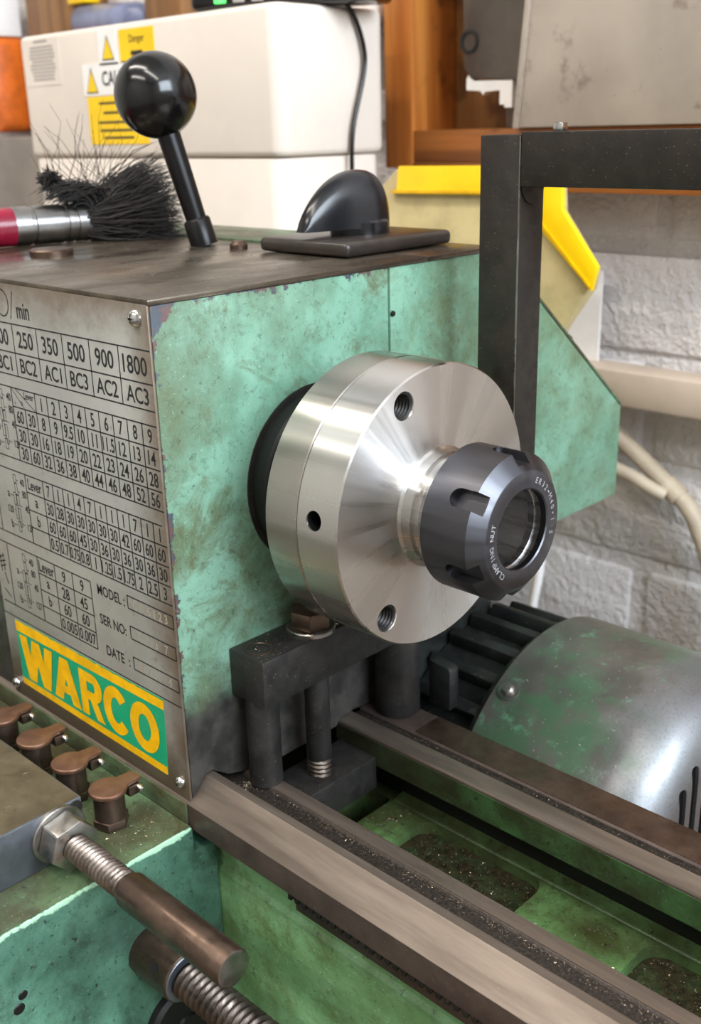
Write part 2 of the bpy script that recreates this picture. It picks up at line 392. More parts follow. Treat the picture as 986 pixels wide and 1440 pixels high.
# ---- bench
bn = thing('workbench', 'brown timber workbench under the lathe', 'bench', (-100, 0, -1000))
MB().box(-1300, 900, -330, 368, -302, -262).build('bench_top', 'bench', bn, bevel=3)
for x in (-1250, 850):
    for y in (-290, 320): MB().box(x - 40, x + 40, y - 40, y + 40, -1000, -302).build('leg', 'bench', bn, bevel=3)

# ================================================================== LATHE BED
bed = thing('lathe_bed', 'green cast lathe bed with two ground steel ways', 'lathe bed', (50, -18, -262))
X0, X1 = -330, 420
fw = [(-72.6, -113), (-63.4, -104), (-60, -104), (-52, -113.2), (-46, -113.2), (-45.2, -112), (-39, -112), (-39, -124), (-44, -128), (-44, -132), (-64, -132), (-64, -123.5), (-72.6, -123.5)]
MB().prism(fw, 'x', X0, X1).build('front_way', 'way_dark', bed, bevel=.25, seg=1)
MB().add([(X0, -72.55, -112.88), (X1, -72.55, -112.88), (X1, -63.35, -103.9), (X0, -63.35, -103.9), (X0, -60.1, -103.9), (X1, -60.1, -103.9), (X0, -63.3, -105), (X1, -63.3, -105)],
         [(0, 1, 2, 3), (3, 2, 5, 4)]).build('ground_face', 'way', bed)
MB().box(X0, X1, -45.0, -39.2, -112, -111.85).build('ground_face', 'way', bed)
MB().prism([(-52.4, -112.9), (-46, -112.9), (-45.1, -112), (-45.1, -113.5), (-52.4, -113.5)], 'x', X0, X1).build('relief_groove', 'groove', bed)
rw = [(7, -113), (7.8, -111.9), (15.4, -111.3), (16.6, -114), (20.8, -114), (21.8, -112), (37.6, -112), (37.6, -135), (24, -135), (24, -126), (7, -125)]
MB().prism(rw, 'x', -61, X1).build('rear_way', 'way_dark', bed, bevel=.25, seg=1)
MB().add([(-61, 7.7, -111.8), (X1, 7.7, -111.8), (X1, 15.4, -111.2), (-61, 15.4, -111.2), (-61, 7.3, -112.6), (X1, 7.3, -112.6)], [(0, 1, 2, 3), (4, 5, 1, 0)]).build('ground_face', 'way', bed)
MB().box(-30, X1, 21.9, 37.5, -112, -111.9).build('ground_face', 'brown_steel', bed)
MB().prism([(16.0, -113.4), (20.9, -113.7), (21.7, -112.3), (21.7, -114.5), (16, -114.5)], 'x', -61, X1).build('relief_groove', 'groove', bed)
MB().box(-61, X1, 6.6, 7.02, -124.6, -113.4).build('rib_face', 'rib', bed)
# side walls and web
sw = [(-60.5, -131), (-60.2, -145.6), (-62.4, -147), (-62.4, -262), (-50, -262), (-50, -131)]
MB().prism(sw, 'x', X0, X1).build('front_wall', 'green_bed', bed, bevel=.4, seg=1)
MB().prism([(24, -134), (28.5, -134), (28.5, -262), (24, -262)], 'x', X0, X1).build('rear_wall', 'black_hole', bed)  # wall coloured black to paint in the shade under the overhanging rib
wbm = MB().box(-60, X1, -50, 24, -185, -148)
web = wbm.build('web', 'green_web', bed)
def rrect(x0, x1, y0, y1, r, n=6):
    p = []
    for cx, cy, a in ((x1 - r, y1 - r, 0), (x0 + r, y1 - r, PI / 2), (x0 + r, y0 + r, PI), (x1 - r, y0 + r, 1.5 * PI)):
        for i in range(n + 1): p.append((cx + r * math.cos(a + i * PI / 2 / n), cy + r * math.sin(a + i * PI / 2 / n)))
    return p
cc = MB()
for a, b in ((-57, -40), (-21, 40), (84, 145), (175, 236)): cc.prism(rrect(a, b, -44, 18.5, 9 if b > -40 else 3), 'z', -154.5 if b > -40 else -180, -140)
cut(web, cc)
for a, b in ((-21, 40), (84, 145)):
    MB().prism(rrect(a + .1, b - .1, -43.9, 18.4, 9), 'z', -153.6, -153.2).build('pocket_floor', 'chips', bed)
MB().prism([(17.9, -148.1), (18.3, -147.4), (19.2, -147.3), (24, -146.2), (24, -148.2)], 'x', -39, X1).build('fillet', 'green_web', bed, sharp=60)
# rack
tm = MB(); pz = -134.0; x = -14; zz = []
while x < 330: zz += [(x, pz), (x + 1.5, pz), (x + 2.2, pz + 2.4), (x + 2.8, pz + 2.4)]; x += 3.6
tm.prism([(-14, -128)] + zz + [(x, pz), (x, -128)], 'y', -66, -60.4)
MB().box(-14, x, -62.6, -60.3, -141, -127.5).build('rack_backing', 'way_dark', bed, bevel=.3)
rk = tm.build('rack', 'iron', bed); plabel(rk, 'toothed steel rack under the front way')

# ================================================================== HEADSTOCK
hs = thing('headstock', 'green headstock box with engraved metal data plate and steel top cover', 'headstock', (-190, -15, -113))
# casting: front wall y -71, notched to sit over the front V way
pf = [(-70.6, 73), (42.2, 73), (42.2, -98), (38, -111.7), (22.3, -111.7), (16, -111.0), (7.8, -111.5), (6.4, -114.6), (-37, -114.6), (-37, -111.6), (-45, -111.6), (-53, -109), (-60.5, -103.6), (-63.4, -103.6), (-70.6, -111.5)]
MB().prism(pf, 'x', -330, -60).build('casting', 'green_head', hs, bevel=.7, seg=2)
cv = MB().box(-330, -59.6, -71.6, 66, 73, 75)
cv.box(-150, -59.6, 66, 112, 73, 75)
MB().box(-330, -59.6, -71.6, 66, 73, 75).build('top_cover', 'top', hs, bevel=.5)
MB().box(-150, -59.6, 66.05, 112, 73, 75).build('top_cover', 'top', hs, bevel=.5)
MB().box(-330, -61, -73.55, -72.7, -121.1, -112.4).build('base_skirt', 'green_top', hs, bevel=.2)
fl = MB().lathe([(-61, 0.1), (-61, 33.6), (-53, 33.6), (-52, 32.6), (-52, 26), (-33.5, 26), (-33.5, .1)], n=64).build('spindle_flange', 'black_hole', hs)
MB().lathe([(-60.4, 33), (-60.4, 35.3), (-59.4, 35.3), (-59.2, 33)], n=64).build('flange_rim', 'iron', hs)
# seam screws and pimples on the end face
MB().lathe([(0, .1), (0, 1.2), (.6, 1.0), (.7, .1)], (-60, 44.6, 55), 'x', 12).build('rivet', 'black_hole', hs)
# data plate
PY = -71.7
dp = MB().box(-188, -60.3, PY, -70.6, -112.2, 73.4).build('data_plate', 'plate', hs, bevel=.35)
plabel(dp, 'silver engraved speed and thread table plate')
plane = lambda u, v: (u, PY - .08, v)
gl = MB(); tx = MB(); LW = .52
def hl(z, a, b, w_=LW): gl.box(a, b, PY - .05, PY, z - w_ / 2, z + w_ / 2)
def vl(x, a, b, w_=LW): gl.box(x - w_ / 2, x + w_ / 2, PY - .05, PY, min(a, b), max(a, b))
def seg(x0, z0, x1, z1, w_=.35):
    d = Vector((x1 - x0, z1 - z0)); n = Vector((-d.y, d.x)).normalized() * w_ / 2
    gl.add([(x0 - n.x, PY - .05, z0 - n.y), (x1 - n.x, PY - .05, z1 - n.y), (x1 + n.x, PY - .05, z1 + n.y), (x0 + n.x, PY - .05, z0 + n.y)], [(0, 1, 2, 3)])
# spindle speeds
for z in (58.5, 47.4): hl(z, -186, -60.5)
hl(38.4, -186, -60.5)
cx = [-182.5, -165.2, -147.9, -130.7, -113.4, -96.1, -78.6, -60.6]
for x in cx[1:-1]: vl(x, 58.5, 38.4)
for i, (a, b) in enumerate((('60', 'BC0'), ('100', 'BC1'), ('250', 'BC2'), ('350', 'AC1'), ('500', 'BC3'), ('900', 'AC2'), ('1800', 'AC3'))):
    if i == 0: continue
    m_ = (cx[i] + cx[i + 1]) / 2
    text(tx, a, m_, 53, 6.4, 15.5, plane, .012, .86); text(tx, b, m_, 42.9, 5.8, 14, plane, .012, .86)
text(tx, 'min', -138.4, 64.2, 6.2, 10.5, plane, .013, .7)
seg(-147.6, 60.4, -144.6, 70.8, .5)
for i in range(28):
    a, b = i * 2 * PI / 28, (i + 1) * 2 * PI / 28
    seg(-153 + 4.6 * math.cos(a), 66 + 5 * math.sin(a), -153 + 4.6 * math.cos(b), 66 + 5 * math.sin(b), .55)
# thread table
rz = [33.3, 25.7, 18.1, 10.5, 3.5]
hl(rz[0], -186, -60.5); hl(rz[4], -186, -60.5)
for z in rz[1:4]: hl(z, -155, -60.5)
c2 = [-155 + 17.4] + [-137.6 + 8.6 * (i + 1) for i in range(8)] + [-60.5]
for x in [-155] + c2[:-1]: vl(x, rz[0], rz[4])
vl(-146, rz[1], rz[4])
seg(-155, 33.3, -146, 25.7); seg(-152, 33.3, -137.6, 25.7)
text(tx, 'Lever', -142.2, 31.3, 2.8, 8, plane, .012, .8); text(tx, 'a', -152.9, 27.3, 1.8, 3, plane); text(tx, 'b', -147.7, 28, 2.2, 3, plane)
T2 = [list('123456789'), ['60', '30', '8', '9', '9.5', '10', '11', '11.5', '12', '13', '14'], ['30', '30', '16', '18', '19', '20', '22', '23', '24', '26', '28'], ['30', '60', '32', '36', '38', '40', '44', '46', '48', '52', '56']]
cm = [-150.4, -141.8] + [(c2[i] + c2[i + 1]) / 2 for i in range(9)]
for j, row in enumerate(T2):
    for i, s_ in enumerate(row): text(tx, s_, cm[i + (2 if j == 0 else 0)], (rz[j] + rz[j + 1]) / 2, 5.2, 7.2, plane, .013, .74)
# metric table
rz3 = [-2, -9.3, -16.8, -24.2, -31.4]
hl(rz3[0], -178, -62.5); hl(rz3[4], -186, -60.5)
for z in rz3[1:4]: hl(z, -153.3, -60.5)
c3 = [-153.3, -140] + [-140 + 7.23 * (i + 1) for i in range(11)]
for x in c3[:-1]: vl(x, rz3[0], rz3[4])
vl(-178, rz3[0], rz3[4])
T3 = [['Lever'] + list('71147111711'), ['a', '30', '28', '30', '30', '30', '30', '30', '42', '60', '60', '60'], ['b', '60', '60', '60', '45', '30', '36', '30', '36', '30', '36', '30'], ['', '0.5', '0.7', '0.75', '0.8', '1', '1.25', '1.5', '1.75', '2', '2.5', '3']]
for j, row in enumerate(T3):
    for i, s_ in enumerate(row):
        if s_: text(tx, s_, (c3[i] + c3[i + 1]) / 2, (rz3[j] + rz3[j + 1]) / 2, 4.6 if s_ in ('Lever', 'a', 'b') else 5.0, 11 if i == 0 else 6.3, plane, .013, .7)
# feed table
rz4 = [-37, -44.3, -51.6, -58.9, -66]
hl(rz4[0], -186, -113.2); hl(rz4[4], -186, -113.2); hl(-72, -187.5, -60.5, .5)
c4 = [-152.4, -139.3, -126.2, -113.2]
for x in c4: vl(x, rz4[0], rz4[4])
vl(-176.7, rz4[0], rz4[4])
for z in rz4[1:4]: hl(z, -152.4, -113.2)
for j, row in enumerate((('Lever', '9', '9'), ('a', '28', '45'), ('b', '60', '60'), ('', '0.005', '0.007'))):
    for i, s_ in enumerate(row):
        if s_: text(tx, s_, (c4[i] + c4[i + 1]) / 2, (rz4[j] + rz4[j + 1]) / 2, 5.0 if s_ not in ('a', 'b') else 4.4, 11.4, plane, .013, .8)
# gear train sketches
for zt, xo in ((32, 0), (-3.2, 1.5), (-38.2, 0)):
    xg = -163.5 + xo
    def bx(x, z, w_, h):
        seg(x - w_, z, x + w_, z, .3); seg(x - w_, z - h, x + w_, z - h, .3); seg(x - w_, z, x - w_, z - h, .3); seg(x + w_, z, x + w_, z - h, .3)
    bx(xg, zt - .6, 1, 3.4); bx(xg + .3, zt - 4.4, .9, 5); bx(xg - 1.6, zt - 8.5, .9, 5); bx(xg + .6, zt - 9, .9, 4.6); bx(xg - 1.4, zt - 14, .9, 6); bx(xg + .6, zt - 15, .9, 8); bx(xg - .6, zt - 21, 1, 4.4)
    for dz, s_, dx in ((3, '40', 5.4), (8, '80', 6), (14, '40', 7), (22, '127', 7.6), (16.5, '120', -6.5)):
        seg(xg + (1.2 if dx > 0 else -2.6), zt - dz + .4, xg + dx * .5, zt - dz + .2, .28); text(tx, s_, xg + dx + .3, zt - dz, 3.2, 5, plane, .012, .75)
    for dz, s_ in ((10, 'a'), (23, 'b')):
        seg(xg - 5, zt - dz, xg - 2.4, zt - dz, .28); text(tx, s_, xg - 6.4, zt - dz, 3.6, 3, plane, .012, .8)
for a in ((-186, -46, -181, -44), (-186, -48, -180, -46), (-185, -50, -180, -48), (-184, -44, -184, -52), (-181.5, -43, -181.5, -51), (-184, -60, -179, -63), (-182, -52, -180, -57)): seg(*a, .6)
# model / serial / date
for (zt, s_, st, tx0) in ((-35.5, 'MODEL :', 'CD6123', -108.6), (-48, 'SER NO:', '7 1 3 7', -109), (-60.9, 'DATE  :', '97 .  4', -106.8)):
    text(tx, s_, tx0, zt - 3.0, 4.4, 18, plane, .013, .8, 'l')
    hl(zt, -88.7, -61); hl(zt - 5.2, -88.7, -61); vl(-88.7, zt, zt - 5.2); vl(-61, zt, zt - 5.2)
gl.build('table_lines', 'ink', dp); tx.build('printed_lettering', 'ink', dp)
tq = MB()
for zt, st in ((-35.5, 'C D 6 1 2 3'), (-48, '7   1  3   7'), (-60.9, '9  7  .      4')): text(tq, st, -74.8, zt - 2.6, 3.6, 25, plane, .013, .9)
tq.build('stamped_digits', 'stamped', dp)
def screwhead(x, y, z, par, r=3.2):
    s_ = MB().lathe([(0, r), (-.7, r), (-1.6, r * .8), (-2.2, r * .45), (-2.4, .05)], (x, y, z), 'y', 20).build('screw', 'chrome', par)
    c_ = MB().box(x - .35, x + .35, y - 3, y - 1.6, z - 1.7, z + 1.7).box(x - 1.7, x + 1.7, y - 3, y - 1.6, z - .35, z + .35)
    cut(s_, MB().box(x - .35, x + .35, y - 3, y - 1.5, z - 1.7, z + 1.7)); cut(s_, MB().box(x - 1.7, x + 1.7, y - 3, y - 1.5, z - .35, z + .35))
for a in ((-66.5, 68.6), (-64.8, -105), (-184.8, -106.5)): screwhead(a[0], PY, a[1], dp, 3.0 if a[1] > 0 else 2.4)
# brand sticker
sk = MB().add([(-178.9, PY - .12, -73.4), (-71.6, PY - .12, -72.6), (-73, PY - .12, -105.8), (-178.9, PY - .12, -104.6), (-178.9, PY, -73.4), (-71.6, PY, -72.6), (-73, PY, -105.8), (-178.9, PY, -104.6)],
              [(0, 1, 2, 3), (4, 7, 6, 5), (0, 4, 5, 1), (1, 5, 6, 2), (2, 6, 7, 3), (3, 7, 4, 0)]).build('brand_sticker', 'st_green', hs)
plabel(sk, 'green and yellow WARCO sticker')
top = [(-178.9, -73.4)]; 
for i in range(40):
    x = -178.9 + 107.3 * (i + 1) / 40; top.append((x, -73.4 + .8 * (i + 1) / 40 - (random.random() * .7 if i < 36 else .6)))
q = [(x, PY - .2, z) for x, z in top] + [(-71.7, PY - .2, -77.2), (-178.9, PY - .2, -78.6)]
MB().add(q, [tuple(range(len(q)))]).build('stripe', 'st_yellow', sk)
MB().add([(-178.9, PY - .2, -101.4), (-72.9, PY - .2, -102.4), (-73, PY - .2, -105.8), (-178.9, PY - .2, -104.6)], [(0, 1, 2, 3)]).build('stripe', 'st_yellow', sk)
def heavy(ch, x0, wd, z0, h):
    L = MB(); k_ = [0]
    def q(*p):
        if len(p) == 4 and not cur: k_[0] += 1
        A = sum(p[i][0] * p[(i + 1) % len(p)][1] - p[(i + 1) % len(p)][0] * p[i][1] for i in range(len(p)))
        if A < 0: p = p[::-1]
        b = [(x0 + u * wd, z0 + v * h) for u, v in p]; yf = PY - .2 - .03 * k_[0]; n = len(b)
        L.add([(x, yf, z) for x, z in b], [tuple(range(n))])
    cur = []
    def arc(cx_, cz, rx, rz, tx_, tz, a0, a1, n=26):
        k_[0] += 1; cur.append(1)
        for k in range(n):
            a, b = math.radians(a0 + (a1 - a0) * k / n), math.radians(a0 + (a1 - a0) * (k + 1) / n)
            q(*[(cx_ + r1 * math.cos(t), cz + r2 * math.sin(t)) for r1, r2, t in ((rx, rz, a), (rx, rz, b), (rx - tx_, rz - tz, b), (rx - tx_, rz - tz, a))])
        cur.clear()
    def st(xa, za, xb, zb, t): q((xa, za), (xa + t, za), (xb + t, zb), (xb, zb))
    if ch == 'W':
        t = .23; st(0, 1, .17, 0, t); st(.385, 1, .17, 0, t); st(.385, 1, .60, 0, t); st(.77, 1, .60, 0, t)
    elif ch == 'A':
        t = .31; st(.345, 1, 0, 0, t); st(.345, 1, .69, 0, t); q((.2, .2), (.8, .2), (.75, .38), (.25, .38))
    elif ch == 'R':
        q((0, 0), (.31, 0), (.31, 1), (0, 1)); q((.3, 1), (.6, 1), (.6, .79), (.3, .79)); q((.3, .38), (.6, .38), (.6, .58), (.3, .58))
        arc(.58, .69, .40, .31, .31, .20, -90, 90); q((.42, .4), (.72, .42), (1, 0), (.67, 0))
    elif ch == 'C': arc(.52, .5, .52, .52, .31, .24, 38, 322)
    elif ch == 'O': arc(.5, .5, .5, .52, .29, .24, 0, 360, 36)
    return L
for ch, x0, wd in (('W', -177, 27), ('A', -151.5, 20.5), ('R', -130.2, 16.6), ('C', -113.4, 17.2), ('O', -95, 18.8)):
    heavy(ch, x0, wd, -100.3, 20.6).build('letter', 'st_yellow', sk)
# cap disk and small screw on the cover
MB().lathe([(75, 9.4), (77.2, 9.4), (77.9, 8.7), (78, .1)], (-206, -17, 0), 'z', 36).build('filler_cap', 'brown_steel', hs)
MB().lathe([(75, 4), (77, 4), (78.6, 2.6), (79, .1)], (-151, 44, 0), 'z', 20).build('screw', 'brown_steel', hs)

# ---- belt guard behind the headstock
bg = thing('belt_guard', 'green sheet metal belt guard with sloping back behind headstock', 'guard', (-190, 134, -68))
MB().prism([(43.7, 72.9), (115, 72.9), (225, -18.5), (225, -68), (43.7, -68)], 'x', -285, -60.4).build('body', 'green', bg, bevel=.5)
MB().box(-330, -151, 67, 112, 72.95, 76).build('lid', 'green_top', bg, bevel=.6)
MB().box(-285, -63, 43.8, 118, -262, -68.2).build('mount', 'fin', bg, bevel=1)
g2 = MB()
for (a, b) in (((115, 73.4), (225.6, -18.2)),):
    d = Vector((b[0] - a[0], b[1] - a[1])).normalized(); n = Vector((-d.y, d.x))
    g2.prism([(a[0], a[1]), (b[0], b[1]), (b[0] + n.x * 1.2, b[1] + n.y * 1.2), (a[0] + n.x * 1.2, a[1] + n.y * 1.2)], 'x', -285, -60.5)
g2.build('lid', 'green_top', bg)
MB().lathe([(0, 3.4), (2, 3.4), (3.4, 2), (3.6, .1)], (-66, 178, 22.5), 'z', 16).build('bolt', 'iron', bg)

# ---- support under lathe: gearbox
gb = thing('feed_gearbox', 'green feed gearbox with oil cups on its grimy top', 'gearbox', (-190, -120, -262))
MB().prism([(-215, -121.4), (-73, -121.4), (-73, -132.4), (-62.6, -132.4), (-62.6, -262), (-215, -262)], 'x', -330, -58).build('casting', 'green_box', gb, bevel=1.2)
MB().box(-329, -59.2, -214, -73.6, -121.5, -121.2).build('top_face', 'green_top', gb)
for y, z, r in ((-148, -148, 1.8), (-150, -152.6, 2.2)): MB().lathe([(0, r), (.3, r * .8), (.3, .05)], (-58, y, z), 'x', 12).build('bolt_hole', 'black_hole', gb)
MB().lathe([(-1, 17), (3, 17), (4.5, 15.5), (4.5, 5), (6, 4.5), (6, .1)], (-58, -87, -203), 'x', 48).build('shaft_cover', 'black_hole', gb)
def oilcup(x, y, first=False):
    b = MB().hexa(-121.3, -117.5, 7, (x, y, 0), 'z', .3)
    b.lathe([(-117.6, 5.9), (-107.5, 5.9), (-107.2, 5.5)], (x, y, 0), 'z', 28)
    o = b.build('oil_cup', 'brown_steel', gb, bevel=.3)
    BASE[o.name] = BASE[gb.name]
    # lid: round disc with a tongue running to the hinge
    n = 26; pts = []
    for i in range(n + 1):
        a = math.radians(58) + i * math.radians(360 - 2 * 32) / n
        a = PI / 2 + math.radians(32) + i * math.radians(296) / n
        pts.append((x + 7.2 * math.cos(a), y + 7.2 * math.sin(a)))
    pts += [(x + 3.2, y + 9), (x + 3.0, y + 13.2), (x - 3.0, y + 13.2), (x - 3.2, y + 9)]
    l = MB().prism(pts, 'z', -107.3, -105.2).build('lid', 'copper', o, bevel=.7, seg=3)
    MB().box(x - 3.4, x + 3.4, y + 7, y + 12, -112, -107.6).build('hinge_bracket', 'brown_steel', o, bevel=.5)
    p = MB().lathe([(-5.5, .1), (-5.5, 1.4), (5, 1.4), (5.8, .9), (6, .1)], (x, y + 11.2, -109.2), 'x', 14).build('hinge_pin', 'chrome', o)
    return o
for i in range(4):
    o = oilcup(-83 - 26.2 * i, -92.4)
    plabel(o, 'copper-capped flip lid oil cup')

# ================================================================== COLLET CHUCK
ck = thing('collet_chuck', 'bright turned steel collet chuck with blackened clamping nut on spindle', 'collet chuck', (0, 0, -50))
MB().lathe([(-34, 26), (-34, 49.4), (-33.3, 50), (-19.1, 50), (-18.6, 49.6), (-18.6, 20), (-34, 20)], n=128, closed=True).build('backplate', 'turned_side', ck)
bd = MB().lathe([(-18.4, 49.6), (-17.9, 50), (-.6, 50), (0, 49.5), (0, 23), (.4, 21.6), (1.4, 20.8), (5.2, 20.6), (5.6, 19.2), (6.6, 20), (7.4, 19.2), (8.2, 20), (9, 19.2), (9.8, 20), (10.6, 19.2), (11.4, 20), (12.4, 19.2), (27, 19), (27, 16), (-10, 10.2), (-18.4, 10.2)], n=128, closed=True).build('chuck_body', 'turned', ck)
hc = MB(); HT = []
for a in (-23.6, -141.4, 96.5):
    y, z = 42.7 * math.sin(math.radians(a)), 42.7 * math.cos(math.radians(a))
    pr = [(.8, .01), (.8, 5.4), (-.4, 4.7), (-15, 4.7), (-15, .01)]
    HT.append((y, z))
    hc.lathe(pr, (0, y, z), 'x', 24)
cut(bd, hc)
for y, z in HT:
    pr = [(-.5, 4.65)]
    for k in range(9): pr += [(-1.0 - k * 1.4, 3.9), (-1.7 - k * 1.4, 4.65)]
    MB().lathe(pr + [(-14.5, 4), (-14.5, .05)], (0, y, z), 'x', 28).build('threaded_hole', 'iron', bd)
MB().lathe([(26.9, 15.9), (-9.9, 10.1)], n=64).build('collet_taper', 'nutbore', bd)
dr = Vector((0, -49.6, 6.1)).normalized()
hm = MB().tube([Vector((-10.3, 0, 0)) + dr * 34, Vector((-10.3, 0, 0)) + dr * 55], 3.4, 28)
cut(bd, hm)
MB().tube([Vector((-10.3, 0, 0)) + dr * 34.1, Vector((-10.3, 0, 0)) + dr * 49.4], 3.36, 28, False).tube([Vector((-10.3, 0, 0)) + dr * 34.1, Vector((-10.3, 0, 0)) + dr * 34.6], 3.3, 28).build('tommy_hole', 'black_hole', bd)  # black sleeve paints the shade inside the bored hole
MB().lathe([(2, .1), (2, 12.3)], n=32).build('bore_end', 'brown_steel', ck)
# nut
npf = [(12.8, 19.3), (12.8, 24.4), (13.4, 25), (31.8, 25), (35.8, 20.2), (36.1, 19.7), (36.1, 14.1), (35.7, 13.6), (33.6, 13.6), (33.2, 15.2), (31.2, 15.2), (30.6, 14.2), (28.2, 14.2), (27.6, 15.6), (27.2, 19.3)]
nut = MB().lathe(npf, n=144, closed=True).build('clamping_nut', 'nut', ck)
for k in range(6):
    a = math.radians(-55 + 60 * k); er = Vector((0, math.sin(a), math.cos(a))); et = Vector((0, math.cos(a), -math.sin(a)))
    pl = []; hw = 3.3
    pl += [(40, -hw), (40, hw), (25.6, hw)] + [(25.6 - hw * math.sin(q), hw * math.cos(q)) for q in [PI * i / 10 for i in range(1, 10)]] + [(25.6, -hw)]
    vv = [Vector((x, 0, 0)) + et * t + er * 21.6 for x, t in pl] + [Vector((x, 0, 0)) + et * t + er * 27 for x, t in pl]
    n = len(pl)
    cut(nut, MB().add(vv, [tuple(range(n)), tuple(range(n, 2 * n))[::-1]] + [(i, n + i, n + (i + 1) % n, (i + 1) % n) for i in range(n)]))
MB().lathe([(33.55, 13.65), (33.2, 15.1), (31.25, 15.1), (30.6, 14.1), (28.2, 14.1)], n=96).build('bore_ring', 'nutbore', nut)
def ringtext(s_, a0, a1, R, h):
    eg = MB()
    adv = (a1 - a0) / (len(s_) - 1)
    for i, ch in enumerate(s_):
        if ch == ' ': continue
        a = math.radians(a0 + adv * i)
        def fn(u, v, a=a):
            rr = R + v; t = a + u / R
            return (36.16, rr * math.sin(t), rr * math.cos(t))
        text(eg, ch, 0, 0, h if ch not in '-*.' else (.5 if ch != '*' else 1), 2.2, fn, .01, .95)
    stuff(eg.build('engraved_lettering', 'engrave', nut))
ringtext('ER32-M40*1.5', 24, 108, 16.9, 2.0)
ringtext('CLAMPING NUT', 219, 289, 16.9, 2.0)

# ================================================================== CLAMP BRIDGE IN FRONT OF THE HEADSTOCK
cb = thing('clamp_bridge', 'black steel clamp bar bridging the ways on two pillars', 'clamp', (-50, -5, -112))
MB().box(-59.8, -41, -48.8, 48, -75.4, -56.4).build('bar', 'iron', cb, bevel=.5)
MB().lathe([(-112, 6.4), (-75, 6.4)], (-50.2, -42.3, 0), 'z', 40).build('pillar', 'iron', cb)
MB().lathe([(-112, 9.2), (-111.2, 9.6), (-75, 9.6)], (-48, 31.5, 0), 'z', 44).build('pillar', 'iron', cb)
sd = MB().lathe([(-112.5, 5), (-75, 5)], (-47.5, -16.5, 0), 'z', 32).build('stud', 'iron', cb)
MB().screw(-121, -112.3, 5.1, .7, 2.0, (-47.5, -16.5, 0), 'z', 32, 8).build('stud_thread', 'thread_dark', cb)
MB().box(-58.6, -37.7, -38.5, 6.5, -135, -120).build('lower_bar', 'iron', cb, bevel=.5)
MB().lathe([(-56.4, 9.6), (-55, 9.6), (-54.6, 9.2), (-54.6, 4)], (-48.8, -17, 0), 'z', 40).build('washer', 'bright', cb)
MB().hexa(-54.6, -47.5, 8.4, (-48.8, -17, 0), 'z', .25).build('hex_bolt', 'brown_steel', cb, bevel=.6)
MB().lathe([(-56.5, 5.4), (-56.1, 5.4), (-56.1, 4.6), (-56.3, 4.4)], (-51, -41.6, 0), 'z', 32).build('plug_ring', 'brown_steel', cb)
MB().lathe([(-56.3, 4.4), (-56.2, 2.6), (-56.3, 2.4), (-56.35, .1)], (-51, -41.6, 0), 'z', 24).build('plug', 'iron', cb)
tag(MB().prism([(-41, -112), (-29.5, -112), (-29.5, -93), (-31, -92), (-41, -91)], 'y', 44, 50).build('cast_lug', 'fin', bevel=.5), 'small black cast lug standing at the back edge of the rear way', 'lug')

# ================================================================== BLACK GUARD BRACKET
gbk = thing('guard_bracket', 'black steel post with horizontal arm beside the headstock', 'bracket', (-28, 78, -40))
MB().box(-37.4, -18.9, 70, 86, -42, 120.6).build('post', 'black_iron', gbk, bevel=.5)
MB().box(-18.5, 330, 69.6, 84.5, 102.4, 121.5).build('arm', 'black_iron', gbk, bevel=.5)
MB().box(-60, -37.4, 72, 84, -36, -18).build('foot', 'black_iron', gbk, bevel=.5)
MB().box(-19.3, -18.8, 69.9, 70.4, -41, 120.2).build('edge_highlight', 'bright', gbk)  # bright strip paints a highlight along the post's front-right edge
kk = [( 70.6 + 7.2 + 7 * math.cos(a), 102.3 + 6.5 * math.sin(a)) for a in [PI + PI * i / 14 for i in range(15)]]
MB().prism(kk, 'x', -18.9, -18.1).build('pivot_boss', 'black_iron', gbk)
MB().box(-8, -4, 74, 78, 121.4, 124.5).build('set_screw', 'chrome', gbk, bevel=.4)

# ================================================================== CONTROL LEVER
B0 = Vector((-177, 45.5, 75)); BC = Vector((-190, 34.2, 140.1)); ax = (BC - B0).normalized()
lv = thing('control_lever', 'black lever with a glossy ball knob on the steel cover', 'lever', B0)
MB().tube([B0, B0 + ax * 11.5, B0 + ax * 12.5], [6.4, 6.2, 5.4], 28).build('boss', 'black_steel', lv, sharp=40)
MB().tube([B0 + ax * 12, B0 + ax * 24, BC - ax * 15], [4.7, 4.9, 5.3], 28).build('shaft', 'black_steel', lv)
kb = MB(); n1, n2 = 48, 28
kb.lathe([(-18.2 * math.cos(PI * i / n2), max(.02, 18.2 * math.sin(PI * i / n2))) for i in range(n2 + 1)], BC, 'z', n1)
kb.build('ball_knob', 'gloss_black', lv, sharp=60)

# ================================================================== ROTARY SWITCH
sw_ = thing('rotary_switch', 'black rotary cam switch with finned handle on square plate', 'switch', (-107, 74, 75))
MB().box(-133.5, -80.5, 40.5, 107, 75.4, 81.4).build('base_plate', 'dark_plastic', sw_, bevel=2.2, seg=3)
MB().lathe([(81, 13), (86.2, 13), (87.4, 12), (87.5, .1)], (-107, 76, 0), 'z', 40).build('collar', 'switch_black', sw_)
hn = MB(); NN, MM = 26, 20; v = []; f = []
for i in range(NN + 1):
    t = i / NN; y = 40.5 + 48.5 * t
    hgt = 23.5 * min(1, (math.sin(min(1, t / .68) * PI / 2)) ** .62) if t < .68 else 23.5 * math.sqrt(max(0, 1 - ((t - .68) / .33) ** 2.6))
    wid = 2.6 + 8.8 * min(1, t / .75) ** .8 if t < .8 else 11.2 * math.sqrt(max(0.01, 1 - ((t - .8) / .215) ** 2))
    for j in range(MM + 1):
        a = PI * j / MM
        v.append((-107 + wid * math.cos(a) * (abs(math.cos(a)) ** -.25 if abs(math.cos(a)) > .01 else 1), y, 84.2 + max(.3, hgt) * math.sin(a) ** .8))
